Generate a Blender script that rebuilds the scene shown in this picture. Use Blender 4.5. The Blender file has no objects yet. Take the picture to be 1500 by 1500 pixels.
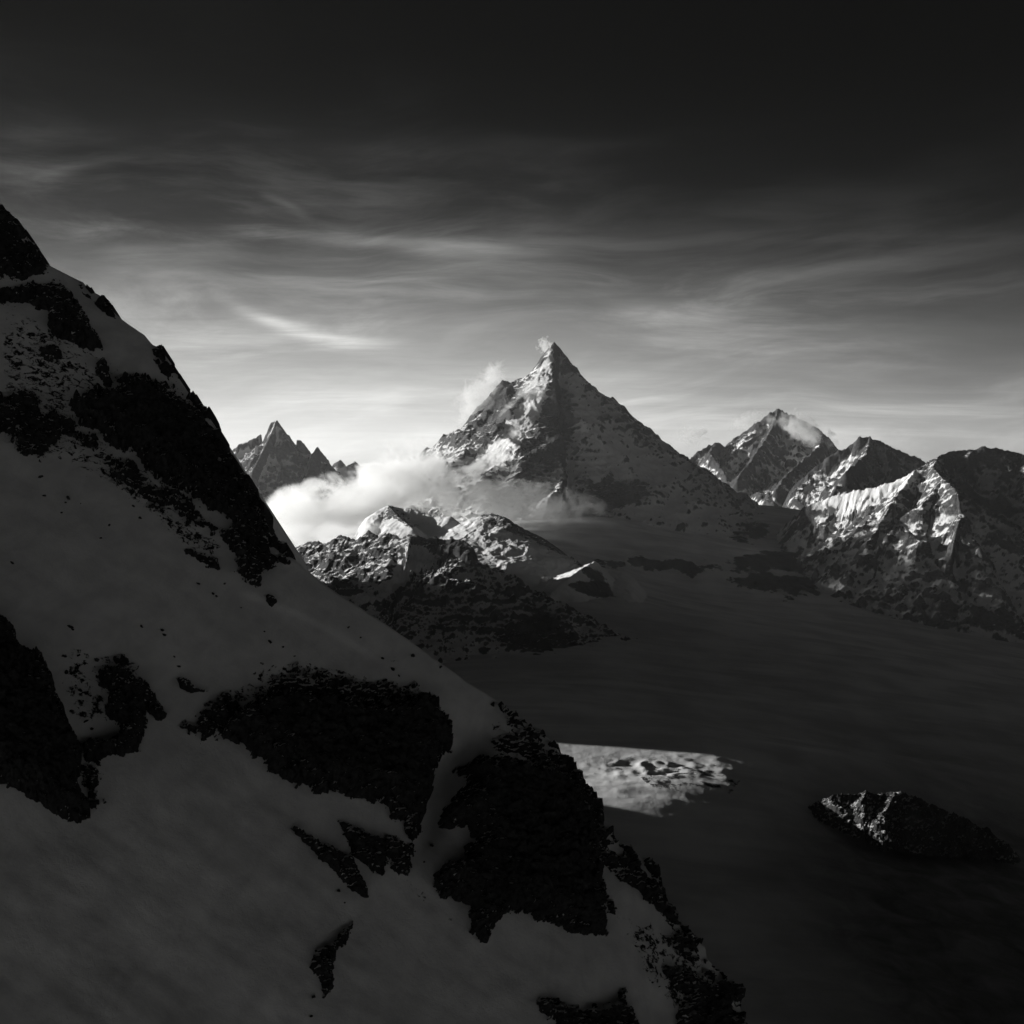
import bpy, math, random
import numpy as np
from mathutils import Vector

# ------------------------------------------------------------------ camera, sky, sun, exposure
C = bpy.context.scene
F = 1450.0                                   # focal length in photograph pixels (1500 px wide)
PITCH = math.atan(105 / F)
cam = bpy.data.cameras.new('camera')
cam.sensor_width = 36.0
cam.lens = 36.0 * F / 1500.0
cam.clip_start = 1.0
cam.clip_end = 200000.0
co = bpy.data.objects.new('camera', cam)
C.collection.objects.link(co)
co.rotation_euler = (math.pi / 2 - PITCH, 0, 0)
C.camera = co

SUN_AZ = math.radians(75)                    # to the left of the view direction (+Y)
SUN_EL = math.radians(9.0)
SDIR = Vector((-math.sin(SUN_AZ) * math.cos(SUN_EL), math.cos(SUN_AZ) * math.cos(SUN_EL), math.sin(SUN_EL)))
sun = bpy.data.lights.new('sun', 'SUN')
sun.energy = 5.0
sun.angle = math.radians(0.5)
sun.color = (1.0, 0.995, 0.98)
so = bpy.data.objects.new('sun', sun)
C.collection.objects.link(so)
so.rotation_euler = SDIR.to_track_quat('Z', 'Y').to_euler()

C.view_settings.view_transform = 'Standard'
C.view_settings.look = 'None'
C.view_settings.gamma = 1.0
C.view_settings.exposure = 0.6
C.cycles.use_denoising = True
C.cycles.diffuse_bounces = 2
C.cycles.volume_bounces = 8
C.cycles.max_bounces = 10
C.cycles.volume_step_rate = 1.0
C.cycles.volume_preview_step_rate = 1.0
C.cycles.volume_max_steps = 256


class NT:
    """small helper to wire nodes"""
    def __init__(self, tree):
        self.t = tree; self.n = tree.nodes; self.l = tree.links
        self.n.clear()

    def node(self, kind, **kw):
        nd = self.n.new(kind)
        for k, v in kw.items():
            setattr(nd, k, v)
        return nd

    def put(self, sock, v):
        if hasattr(v, 'is_output') or isinstance(v, bpy.types.NodeSocket):
            self.l.new(v, sock)
        else:
            sock.default_value = v

    def math(self, op, a, b=0.0, c=0.0, clamp=False):
        m = self.node('ShaderNodeMath', operation=op, use_clamp=clamp)
        self.put(m.inputs[0], a); self.put(m.inputs[1], b); self.put(m.inputs[2], c)
        return m.outputs[0]

    def vmath(self, op, a, b=(0, 0, 0)):
        m = self.node('ShaderNodeVectorMath', operation=op)
        self.put(m.inputs[0], a); self.put(m.inputs[1], b)
        return m.outputs[0]

    def noise(self, vec, scale, detail=4, rough=0.55, dist=0.0, lac=2.0, ntype='FBM'):
        m = self.node('ShaderNodeTexNoise', noise_dimensions='3D', noise_type=ntype)
        m.normalize = True
        self.put(m.inputs['Vector'], vec)
        m.inputs['Scale'].default_value = scale; m.inputs['Detail'].default_value = detail
        m.inputs['Roughness'].default_value = rough; m.inputs['Distortion'].default_value = dist
        m.inputs['Lacunarity'].default_value = lac
        return m.outputs[0]

    def remap(self, v, a, b, c=0.0, d=1.0, smooth=True):
        m = self.node('ShaderNodeMapRange')
        m.interpolation_type = 'SMOOTHSTEP' if smooth else 'LINEAR'
        self.put(m.inputs[0], v)
        for i, q in enumerate((a, b, c, d)):
            self.put(m.inputs[1 + i], q)
        return m.outputs[0]

    def xyz(self, x, y, z):
        m = self.node('ShaderNodeCombineXYZ')
        self.put(m.inputs[0], x); self.put(m.inputs[1], y); self.put(m.inputs[2], z)
        return m.outputs[0]


# ---- world: Nishita sky seen through a deep red filter, with high cirrus
world = bpy.data.worlds.new('World')
C.world = world
world.use_nodes = True
W = NT(world.node_tree)
sky = W.node('ShaderNodeTexSky', sky_type='NISHITA')
sky.sun_disc = False
sky.sun_elevation = SUN_EL
sky.sun_rotation = -SUN_AZ
sky.altitude = 3800
sky.air_density = 1.0
sky.dust_density = 1.2
sky.ozone_density = 1.0
sep = W.node('ShaderNodeSeparateColor')
W.l.new(sky.outputs[0], sep.inputs[0])
tc = W.node('ShaderNodeTexCoord')
sv = W.node('ShaderNodeSeparateXYZ')
W.l.new(tc.outputs['Generated'], sv.inputs[0])
X, Y, Z = sv.outputs
az = W.math('ARCTAN2', X, Y)
el = W.math('ARCSINE', Z)
eld = W.math('MULTIPLY', el, 57.29578)       # degrees
azd = W.math('MULTIPLY', az, 57.29578)
# contrast filter as a curve over the height above the horizon
fc = W.node('ShaderNodeFloatCurve')
cv = fc.mapping.curves[0]
SKYCURVE = [(0.0, 1.0), (0.08, 1.0), (0.17, 0.95), (0.25, 0.80), (0.33, 0.50), (0.42, 0.19), (0.52, 0.064), (0.64, 0.014), (0.77, 0.004), (1.0, 0.003)]
cv.points[0].location = SKYCURVE[0]; cv.points[1].location = SKYCURVE[-1]
for p in SKYCURVE[1:-1]:
    cv.points.new(*p)
fc.mapping.update()
W.put(fc.inputs['Value'], W.math('DIVIDE', W.math('MAXIMUM', eld, 0.0), 30.0, clamp=True))
filt = fc.outputs[0]
# cirrus: a thin sheet 6 km up, seen in perspective (stretched towards the horizon by itself)
hz = W.math('ADD', W.math('MAXIMUM', Z, 0.0), 0.05)
cx = W.math('DIVIDE', X, hz); cy = W.math('DIVIDE', Y, hz)
P0 = W.xyz(W.math('MULTIPLY', cx, 0.42), W.math('ADD', W.math('MULTIPLY', cy, 1.0), W.math('MULTIPLY', cx, -0.10)), 0.0)
n1 = W.noise(P0, 0.75, 8, 0.66, 0.5)
n2 = W.noise(W.vmath('ADD', P0, (7.3, 2.1, 0)), 2.6, 7, 0.66, 0.6)
wv = W.noise(W.xyz(W.math('MULTIPLY', azd, 0.05), W.math('MULTIPLY', eld, 0.07), 4.4), 1.0, 3, 0.5)
elw = W.math('ADD', eld, W.math('MULTIPLY', W.math('SUBTRACT', wv, 0.5), 4.5))
PA = W.xyz(W.math('MULTIPLY', azd, 0.055), W.math('ADD', W.math('MULTIPLY', elw, 0.30), W.math('MULTIPLY', azd, -0.012)), 1.7)
n3 = W.noise(PA, 1.25, 10, 0.66, 0.55)
n4 = W.noise(W.vmath('ADD', PA, (3.3, 9.1, 0)), 0.55, 3, 0.5, 0.6)
PB = W.xyz(W.math('MULTIPLY', azd, 0.16), W.math('MULTIPLY', elw, 1.1), 8.1)
n5 = W.noise(PB, 1.3, 6, 0.68, 0.3)
cir = W.math('ADD', W.math('MULTIPLY', W.remap(n1, 0.38, 0.72), 0.30), W.math('MULTIPLY', W.remap(n3, 0.42, 0.72), 0.75))
cir = W.math('MULTIPLY', cir, W.remap(n4, 0.34, 0.62, 0.25, 1.0))
cir = W.math('ADD', cir, W.math('MULTIPLY', W.math('SUBTRACT', n2, 0.5), 0.16))
cir = W.math('ADD', cir, W.math('MULTIPLY', W.math('SUBTRACT', n5, 0.5), 0.28))


def streak(a0, a1, e0, slope, curv, width, amp):
    """one fibre of cirrus lying along el = e0 + slope*u + curv*u^2, u = az - a0 (degrees)"""
    u = W.math('SUBTRACT', azd, a0)
    L = a1 - a0
    line = W.math('ADD', W.math('ADD', e0, W.math('MULTIPLY', u, slope)), W.math('MULTIPLY', W.math('MULTIPLY', u, u), curv))
    wob = W.math('MULTIPLY', W.math('SUBTRACT', n1, 0.5), 1.0)
    dv = W.math('DIVIDE', W.math('ADD', W.math('SUBTRACT', eld, line), wob), width)
    # sharp lower edge, soft upper edge
    g = W.math('POWER', 2.718, W.math('MULTIPLY', W.math('MULTIPLY', dv, dv), -1.0))
    win = W.math('MULTIPLY', W.remap(u, 0, L * 0.3), W.remap(u, L * 0.55, L, 1.0, 0.0))
    tex = W.remap(n2, 0.25, 0.7, 0.35, 1.1)
    return W.math('MULTIPLY', W.math('MULTIPLY', W.math('MULTIPLY', g, win), tex), amp)


def e_of(py): return math.degrees(math.atan((645 - py) / F))
def a_of(px): return math.degrees(math.atan((px - 750) / F))


STREAKS = [
    (300, 640, 432, 505, 62, 0.42, 0.75),    # the long arc: start px, end px, start py, py at end, sag
    (330, 860, 352, 362, 8, 0.38, 0.55),
    (560, 900, 372, 380, -4, 0.8, 0.35),
    (120, 420, 400, 378, 0, 0.5, 0.30),
    (130, 330, 420, 415, 0, 0.35, 0.25),
    (200, 520, 500, 492, 4, 0.6, 0.30),
    (860, 1190, 455, 470, 10, 0.55, 0.50),
    (980, 1500, 425, 398, 0, 0.45, 0.30),
    (900, 1480, 500, 512, 0, 0.8, 0.28),
    (1150, 1600, 600, 606, 0, 0.28, 0.45),
    (0, 260, 262, 232, 0, 0.6, 0.30),
    (180, 1000, 246, 236, -10, 0.9, 0.30),
    (330, 700, 590, 575, 0, 0.5, 0.20),
    (560, 1100, 545, 560, 0, 0.5, 0.18),
    (20, 300, 330, 250, -30, 0.35, 0.5),
    (380, 470, 300, 340, -10, 0.25, 0.4),
    (640, 1000, 220, 235, -10, 0.5, 0.4),
]
for (x0, x1, y0, y1, sag, wd, am) in STREAKS:
    a0, a1 = a_of(x0), a_of(x1); am *= 1.25
    e0, e1, em = e_of(y0), e_of(y1), e_of((y0 + y1) / 2 + sag * 0.5)
    L = a1 - a0
    # parabola through the three points
    k2 = (e1 - 2 * em + e0) * 2 / (L * L)
    k1 = (e1 - e0) / L - k2 * L
    cir = W.math('ADD', cir, streak(a0, a1, e0, k1, k2, wd, am))
# the small puff of cirrus and the one at the left edge
for (px, py, ra, re, am) in ((380, 352, 2.0, 0.55, 0.7), (58, 295, 2.0, 1.5, 0.9), (420, 310, 1.8, 1.0, 0.3)):
    du = W.math('DIVIDE', W.math('SUBTRACT', azd, a_of(px)), ra)
    dw = W.math('DIVIDE', W.math('SUBTRACT', eld, e_of(py)), re)
    r2 = W.math('ADD', W.math('MULTIPLY', du, du), W.math('MULTIPLY', dw, dw))
    g = W.math('POWER', 2.718, W.math('MULTIPLY', r2, -1.0))
    cir = W.math('ADD', cir, W.math('MULTIPLY', W.math('MULTIPLY', g, W.remap(n2, 0.4, 0.7)), am))
# clouds brighten the filtered sky in proportion to the light around them
# (high up the clear sky is far darker than the cloud, so cloud shows more strongly there)
cloudgain = W.math('ADD', W.remap(eld, 3.0, 14.0, 0.98, 0.50), W.math('MULTIPLY', cir, W.remap(eld, 3.0, 18.0, 0.95, 2.6)))
# brightness varies with azimuth as the sky texture says (towards the sun) - normalised red channel
azf = W.math('MULTIPLY', W.math('POWER', sep.outputs[0], 0.9), 1.12)
# away from the sun the filtered blue gets much darker
azdark = W.math('POWER', W.remap(azd, -8.0, 34.0, 1.0, 0.36), W.math('ADD', 0.85, W.math('MULTIPLY', W.math('MAXIMUM', eld, 0.0), 0.10)))
azleft = W.math('MULTIPLY', W.remap(azd, -30.0, -6.0, 0.74, 1.0), W.remap(azd, -60.0, -34.0, 2.6, 1.0))
azback = W.remap(W.math('ABSOLUTE', azd), 75.0, 140.0, 1.0, 0.2)
val = W.math('MULTIPLY', W.math('MULTIPLY', filt, cloudgain), W.math('MULTIPLY', W.math('MULTIPLY', azdark, azleft), azback))
bw = W.math('MULTIPLY', val, azf)
bg = W.node('ShaderNodeBackground')
cc = W.node('ShaderNodeCombineColor')
W.put(cc.inputs[0], bw); W.put(cc.inputs[1], bw); W.put(cc.inputs[2], W.math('MULTIPLY', bw, 0.975))
W.l.new(cc.outputs[0], bg.inputs[0])
bg.inputs[1].default_value = 0.096
wo = W.node('ShaderNodeOutputWorld')
W.l.new(bg.outputs[0], wo.inputs[0])

# ------------------------------------------------------------------ maths
cp, sp = math.cos(PITCH), math.sin(PITCH)


def ray(px, py):
    """photograph pixel -> direction with y = 1 (numpy friendly)"""
    r = (np.asarray(px, float) - 750) / F
    u = (750 - np.asarray(py, float)) / F
    yy = cp + u * sp
    zz = -sp + u * cp
    return r / yy, zz / yy


def at(px, py, D):
    a, b = ray(px, py)
    return np.stack([a * D, np.ones_like(a) * D, b * D], -1)


def proj(x, y, z):
    """world -> photograph pixel"""
    fw = y * cp - z * sp
    up = y * sp + z * cp
    fw = np.where(fw < 1, 1, fw)
    return 750 + F * x / fw, 750 - F * up / fw


def _h(ix, iy, seed):
    n = (ix * 374761393 + iy * 668265263 + seed * 1442695041) & 0xFFFFFFFF
    n = ((n ^ (n >> 13)) * 1274126177) & 0xFFFFFFFF
    n = (n ^ (n >> 16)) & 0xFFFFFFFF
    return n


def perlin(x, y, seed=0):
    x = np.asarray(x, float); y = np.asarray(y, float)
    ix = np.floor(x).astype(np.int64); iy = np.floor(y).astype(np.int64)
    fx = x - ix; fy = y - iy
    u = fx * fx * fx * (fx * (fx * 6 - 15) + 10); v = fy * fy * fy * (fy * (fy * 6 - 15) + 10)

    def g(dx, dy):
        a = _h(ix + dx, iy + dy, seed) * (2 * math.pi / 4294967296.0)
        return np.cos(a) * (fx - dx) + np.sin(a) * (fy - dy)
    a = g(0, 0); b = g(1, 0); c = g(0, 1); d = g(1, 1)
    return (a + (b - a) * u + (c - a) * v + (a - b - c + d) * u * v) * 1.5


def fbm(x, y, oct=5, seed=0, gain=0.5):
    s = 0; a = 1; t = 0
    for i in range(oct):
        s = s + a * perlin(x * 2 ** i + 13.7 * i, y * 2 ** i - 7.1 * i, seed + i)
        t += a; a *= gain
    return s / t


def ridged(x, y, oct=5, seed=0, gain=0.5):
    s = 0; a = 1; t = 0; w = 1
    for i in range(oct):
        n = 1 - np.abs(perlin(x * 2.03 ** i + 3.7 * i, y * 2.03 ** i - 9.1 * i, seed + i)) * 1.6
        n = np.clip(n, 0, 1) ** 2 * w
        w = np.clip(n * 1.6, 0, 1)
        s = s + a * n; t += a; a *= gain
    return s / t


def cells(x, y, seed=0):
    """distance to nearest jittered point and that cell's random value: blocky rock"""
    ix = np.floor(x).astype(np.int64); iy = np.floor(y).astype(np.int64)
    best = np.full(np.shape(x), 9.0); second = np.full(np.shape(x), 9.0); val = np.zeros(np.shape(x))
    for dx in (-1, 0, 1):
        for dy in (-1, 0, 1):
            h1 = _h(ix + dx, iy + dy, seed) / 4294967296.0
            h2 = _h(ix + dx, iy + dy, seed + 77) / 4294967296.0
            h3 = _h(ix + dx, iy + dy, seed + 191) / 4294967296.0
            d = np.hypot(ix + dx + h1 - x, iy + dy + h2 - y)
            c = d < best
            second = np.where(c, best, np.minimum(second, d))
            val = np.where(c, h3, val); best = np.where(c, d, best)
    return best, second, val


def sstep(x, a, b):
    t = np.clip((x - a) / (b - a), 0, 1)
    return t * t * (3 - 2 * t)


def sdf(px, py, poly):
    """signed distance to a polygon, positive inside"""
    P = np.asarray(poly, float)
    d = np.full(np.shape(px), 1e9); inside = np.zeros(np.shape(px), bool)
    for i in range(len(P)):
        a = P[i]; b = P[(i + 1) % len(P)]
        ex, ey = b - a
        wx = px - a[0]; wy = py - a[1]
        t = np.clip((wx * ex + wy * ey) / (ex * ex + ey * ey + 1e-9), 0, 1)
        d = np.minimum(d, np.hypot(wx - ex * t, wy - ey * t))
        cond = ((a[1] <= py) & (b[1] > py)) | ((b[1] <= py) & (a[1] > py))
        xi = a[0] + (py - a[1]) * ex / (ey if abs(ey) > 1e-9 else 1e-9)
        inside ^= cond & (px < xi)
    return np.where(inside, d, -d)


def grid_normals(P):
    du = np.gradient(P, axis=0); dv = np.gradient(P, axis=1)
    n = np.cross(du, dv)
    n /= (np.linalg.norm(n, axis=-1, keepdims=True) + 1e-12)
    n *= np.sign(n[..., 2:3].mean())
    return n


# ------------------------------------------------------------------ objects
def tag(o, label, cat, kind=None, group=None):
    o['label'] = label
    o['category'] = cat
    if kind: o['kind'] = kind
    if group: o['group'] = group
    return o


def grid_mesh(name, P, mat, attrs=None, keep=None, origin=None, parent=None, smooth=True):
    """P: (n, m, 3) grid of points -> ONE mesh object; keep: (n-1, m-1) mask of faces"""
    n, m = P.shape[:2]
    idx = np.arange(n * m).reshape(n, m)
    q = np.stack([idx[:-1, :-1], idx[1:, :-1], idx[1:, 1:], idx[:-1, 1:]], -1)
    if keep is not None:
        q = q[keep]
    q = q.reshape(-1, 4)
    V = P.reshape(-1, 3).copy()
    used = np.unique(q)
    rem = np.full(n * m, -1); rem[used] = np.arange(len(used))
    q = rem[q]; V = V[used]
    # faces must look up
    a, b, c = V[q[:, 0]], V[q[:, 1]], V[q[:, 2]]
    up = np.cross(b - a, c - a).sum(0)
    if up[2] < 0:
        q = q[:, ::-1]
    if origin is None:
        origin = (float(V[:, 0].mean()), float(V[:, 1].mean()), float(V[:, 2].min()))
    V = V - np.array(origin)
    me = bpy.data.meshes.new(name)
    me.vertices.add(len(V)); me.vertices.foreach_set('co', V.astype(np.float32).ravel())
    me.loops.add(len(q) * 4); me.loops.foreach_set('vertex_index', q.astype(np.int32).ravel())
    me.polygons.add(len(q))
    me.polygons.foreach_set('loop_start', (np.arange(len(q)) * 4).astype(np.int32))
    me.polygons.foreach_set('use_smooth', np.full(len(q), smooth))
    for k, v in (attrs or {}).items():
        at_ = me.attributes.new(k, 'FLOAT', 'POINT')
        at_.data.foreach_set('value', v.reshape(-1)[used].astype(np.float32))
    me.update(); me.validate()
    me.materials.append(mat)
    o = bpy.data.objects.new(name, me)
    C.collection.objects.link(o)
    o.location = origin
    if parent:
        o.parent = parent; o.location = Vector(origin) - parent.location
    return o


# ------------------------------------------------------------------ materials
def snow_rock(name, s, rock=(0.055, 0.055, 0.057), rock2=(0.12, 0.12, 0.12), snow=0.82, sharp=0.08, bump=1.0, amp=0.5, gully=0.0, stretch=(1, 1, 1), lo=0.9, streak=(1, 1, 1)):
    """snow and bare rock mixed by the vertex value 'rock' broken up by noise; s = size in metres of the smallest patches"""
    m = bpy.data.materials.new(name); m.use_nodes = True
    T = NT(m.node_tree)
    geo = T.node('ShaderNodeNewGeometry')
    pos = T.vmath('MULTIPLY', geo.outputs['Position'], stretch)
    a = T.node('ShaderNodeAttribute', attribute_name='rock')
    na = T.noise(pos, 1.0 / (s * 9), 7, 0.62, 0.6)
    nb = T.noise(pos, 1.0 / (s * 2.2), 5, 0.65, 0.3)
    sepn = T.node('ShaderNodeSeparateXYZ'); T.l.new(geo.outputs['Normal'], sepn.inputs[0])
    v = T.math('ADD', a.outputs['Fac'], T.math('MULTIPLY', T.math('SUBTRACT', na, 0.5), amp * 2.2))
    v = T.math('ADD', v, T.math('MULTIPLY', T.math('SUBTRACT', nb, 0.5), amp * 1.1))
    gv = None
    if gully:
        # streaks that run straight down the faces: coordinates along and away from the nearest ridge
        gs = T.node('ShaderNodeAttribute', attribute_name='gs'); gd = T.node('ShaderNodeAttribute', attribute_name='gd')
        warp = T.math('MULTIPLY', T.math('SUBTRACT', na, 0.5), 90.0)
        gp_ = T.xyz(T.math('ADD', gs.outputs['Fac'], warp), T.math('MULTIPLY', gd.outputs['Fac'], 0.17), 0.0)
        gv = T.noise(gp_, 1.0 / (s * 6), 6, 0.68, 0.2)
        v = T.math('ADD', v, T.math('MULTIPLY', T.math('SUBTRACT', gv, 0.5), gully * 2.4))
    fac = T.remap(v, 0.5 - sharp, 0.5 + sharp)
    rc = T.noise(pos, 1.0 / (s * 5), 6, 0.7, 0.5)
    rm = T.node('ShaderNodeMix', data_type='RGBA')
    T.put(rm.inputs[0], T.remap(rc, 0.3, 0.7)); rm.inputs[6].default_value = (*rock, 1); rm.inputs[7].default_value = (*rock2, 1)
    sn = T.noise(pos, 1.0 / (s * 30), 4, 0.5)
    sn = T.math('ADD', T.math('MULTIPLY', sn, 0.5), T.math('MULTIPLY', T.noise(T.vmath('MULTIPLY', geo.outputs['Position'], streak), 1.0 / (s * 40), 6, 0.65, 0.8), 0.5))
    sc = T.node('ShaderNodeMix', data_type='RGBA')
    T.put(sc.inputs[0], T.remap(sn, 0.36, 0.62)); sc.inputs[6].default_value = (snow * lo, snow * lo, snow * lo, 1); sc.inputs[7].default_value = (snow, snow, snow * 0.995, 1)
    # shade painted into the snow colour by a vertex value
    da = T.node('ShaderNodeAttribute', attribute_name='painted_shade')
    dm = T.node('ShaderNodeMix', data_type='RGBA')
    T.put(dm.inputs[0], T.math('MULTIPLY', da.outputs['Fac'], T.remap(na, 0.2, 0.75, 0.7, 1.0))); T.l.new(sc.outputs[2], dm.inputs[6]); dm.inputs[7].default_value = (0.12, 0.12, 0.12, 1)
    mx = T.node('ShaderNodeMix', data_type='RGBA')
    T.put(mx.inputs[0], fac); T.l.new(dm.outputs[2], mx.inputs[6]); T.l.new(rm.outputs[2], mx.inputs[7])
    b = T.node('ShaderNodeBsdfPrincipled')
    T.l.new(mx.outputs[2], b.inputs['Base Color'])
    b.inputs['Roughness'].default_value = 0.9
    b.inputs['Specular IOR Level'].default_value = 0.15
    # relief finer than the mesh
    hh = T.math('ADD', T.math('MULTIPLY', T.noise(pos, 1.0 / (s * 3), 6, 0.7, 0.4), T.remap(fac, 0, 1, 0.10, 1.0)), T.math('MULTIPLY', fac, -0.05))
    if gully:
        hh = T.math('ADD', hh, T.math('MULTIPLY', gv, 0.9))
    bp = T.node('ShaderNodeBump'); bp.inputs['Strength'].default_value = 1.0; bp.inputs['Distance'].default_value = s * 2.2 * bump
    T.put(bp.inputs['Height'], hh)
    T.l.new(bp.outputs[0], b.inputs['Normal'])
    o = T.node('ShaderNodeOutputMaterial'); T.l.new(b.outputs[0], o.inputs[0])
    return m


M_peak = snow_rock('peak snow and rock', 6, rock=(0.05, 0.05, 0.05), rock2=(0.15, 0.15, 0.15), bump=1.7, amp=0.17, gully=0.26, sharp=0.13, stretch=(1, 1, 1.9))
M_far = snow_rock('far snow and rock', 9, bump=1.7, amp=0.17, gully=0.24, sharp=0.15, stretch=(1, 1, 1.8))
M_mid = snow_rock('knoll snow and rock', 2.3, rock=(0.04, 0.04, 0.041), rock2=(0.075, 0.075, 0.075), amp=0.42, gully=0.34, sharp=0.09, stretch=(1, 1, 1.3))
M_shaded = snow_rock('shade-darkened snow and rock', 1.6, rock=(0.03, 0.03, 0.03), rock2=(0.06, 0.06, 0.06), snow=0.55, amp=0.5, gully=0.3, sharp=0.1)  # snow colour lowered to paint in the shade on the low knoll
M_glacier = snow_rock('glacier snow', 7, rock=(0.035, 0.035, 0.035), rock2=(0.07, 0.07, 0.07), bump=0.8, lo=0.68, streak=(0.45, 2.4, 1))
M_fore = snow_rock('foreground snow', 0.42, rock=(0.03, 0.03, 0.03), rock2=(0.045, 0.045, 0.045), bump=3.0, amp=0.75, sharp=0.06, lo=0.84, streak=(1.6, 0.4, 1.6))
M_crag = snow_rock('crag rock', 0.45, rock=(0.022, 0.022, 0.022), rock2=(0.07, 0.07, 0.07), bump=1.8, amp=0.6)

# ------------------------------------------------------------------ ground: one sheet, thin-plate surface through measured points
GP = [(750, 1500, 1300), (1100, 1500, 1300), (1500, 1500, 1400), (900, 1300, 1700), (1400, 1300, 1850), (850, 1140, 2200),
      (1000, 1143, 2250), (1250, 1180, 2250), (1500, 1215, 2300), (900, 1000, 3000), (1200, 1010, 3200), (1500, 1050, 3200),
      (900, 915, 3900), (1100, 915, 4300), (1500, 975, 4300), (980, 888, 4500), (1200, 920, 4600), (1500, 962, 4600),
      (1000, 862, 5500), (1250, 880, 5500), (1500, 920, 5600), (900, 800, 6000), (820, 752, 7000), (900, 760, 6800), (1050, 790, 6800),
      (1050, 818, 6000), (1200, 812, 6600), (1150, 745, 8000), (700, 868, 4300), (790, 858, 4400), (800, 838, 4700), (720, 815, 4900),
      (850, 880, 4150), (500, 910, 4000), (300, 1000, 3500), (0, 930, 4000), (600, 830, 5200), (500, 1100, 2300), (100, 1300, 2000), (1500, 830, 7500),
      (600, 1500, 1200), (700, 765, 6800)]
gp = np.array([at(p, q, D) for p, q, D in GP])
ext = np.array([(-20000, 20000, -1400), (0, 20000, -1300), (20000, 20000, -1500), (-20000, 0, -1200), (20000, 0, -2000), (0, -15000, -1500),
                (-6000, 3000, -700), (-3000, 9000, -900), (3000, 10000, -900), (8000, 9000, -1500), (0, 0, -820), (600, 0, -880), (-600, 600, -760)], float)
gp = np.concatenate([gp, ext])
KM = 1000.0


def _tps(r2):
    return np.where(r2 > 1e-9, r2 * np.log(np.maximum(r2, 1e-9)) * 0.5, 0.0)


_A = gp[:, :2] / KM
_K = _tps(((_A[:, None] - _A[None]) ** 2).sum(-1)) + np.eye(len(gp)) * 0.02
_Pm = np.concatenate([np.ones((len(gp), 1)), _A], 1)
_M = np.block([[_K, _Pm], [_Pm.T, np.zeros((3, 3))]])
_w = np.linalg.solve(_M, np.concatenate([gp[:, 2], np.zeros(3)]))


def ground_base(x, y):
    X_ = x / KM; Y_ = y / KM
    s = _w[-3] + _w[-2] * X_ + _w[-1] * Y_
    for i in range(len(_A)):
        s = s + _w[i] * _tps((X_ - _A[i, 0]) ** 2 + (Y_ - _A[i, 1]) ** 2)
    return s


def bump2(x, y, cx_, cy_, rx, ry, rot=0.0):
    c, s = math.cos(rot), math.sin(rot)
    u = ((x - cx_) * c + (y - cy_) * s) / rx; v = (-(x - cx_) * s + (y - cy_) * c) / ry
    return np.exp(-(u * u + v * v))


def ground(x, y):
    z = ground_base(x, y)
    z = z + 9 * fbm(x / 800, y / 500, 3, 11) + 4.0 * fbm(x / 260, y / 120, 5, 12, 0.55)
    z = z + 14 * np.exp(-((y - (4050 + 0.10 * x)) / 170) ** 2) * sstep(x, 300, 600)
    # convex bulge of the ice that catches the last light
    wy_ = sstep(y, 1750, 2120) * (1 - sstep(y, 2400, 2750))
    z = z + wy_ * 0.09 * (np.clip(x, -100, 480) + 100) * (1 - sstep(x + 1.3 * (2170 - y), 430, 1050))
    return z


def polar(px0, px1, r0, r1, na, nr, log=True):
    ta = (np.linspace(px0, px1, na) - 750) / F
    r = np.geomspace(r0, r1, nr) if log else np.linspace(r0, r1, nr)
    y = np.repeat(r[None, :], na, 0)
    x = ta[:, None] * y
    return x, y


# the sheet: fine in front, coarse around
azs = np.concatenate([np.linspace(-180, -42, 30, endpoint=False), np.linspace(-42, 32, 640), np.linspace(32, 180, 34)[1:]])
rs = np.concatenate([[1.0, 60, 200, 500], np.geomspace(850, 9500, 620), np.geomspace(9500, 45000, 50)[1:]])
AZ, RR = np.meshgrid(np.radians(azs), rs, indexing='ij')
gx = RR * np.sin(AZ); gy = RR * np.cos(AZ)
gz = ground(gx, gy)
fadeout = sstep(RR, 26000, 45000)
gz = gz * (1 - fadeout) + (-1500) * fadeout
px_, py_ = proj(gx, gy, gz)
vis = (gy > 500)
GROCK = [
    # dark walls at the far edge of the glacier
    [(1000, 822), (1076, 825), (1110, 810), (1200, 806), (1240, 820), (1300, 832), (1500, 832), (1500, 905), (1420, 890), (1340, 878), (1280, 862), (1200, 840), (1120, 838), (1080, 842), (1000, 835), (900, 832), (860, 826), (920, 820)],
    [(1065, 848), (1120, 842), (1200, 842), (1240, 852), (1210, 866), (1170, 872), (1130, 872), (1095, 860)],
    [(1065, 782), (1088, 768), (1125, 772), (1110, 788), (1078, 790)],
    [(1020, 727), (1080, 740), (1060, 760), (1028, 748)],
    [(950, 755), (990, 748), (984, 762)],
    [(1190, 760), (1240, 770), (1270, 800), (1240, 820), (1200, 800)],
]
rk = np.full(gx.shape, -0.6)
mfar = vis & (gy > 4700) & (gy < 9000)
for poly in GROCK:
    s_ = sdf(px_[mfar], py_[mfar], poly) + 26 * fbm(gx[mfar] / 190, gy[mfar] / 260, 5, 77, 0.62)
    rk[mfar] = np.maximum(rk[mfar], 0.5 + np.clip(s_ / 14, -1.2, 0.6))
# crevassed and stony patch in the last light
near = vis & (gy > 1700) & (gy < 2800)
n_ = near
for poly, w_ in (([(935, 1140), (960, 1131), (1040, 1130), (1085, 1145), (1070, 1164), (1010, 1162), (960, 1158)], 9.0),):
    s_ = sdf(px_[n_], py_[n_], poly)
    rk[n_] = np.maximum(rk[n_], 0.33 + np.clip(s_ / w_, -1.0, 0.12))
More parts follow.
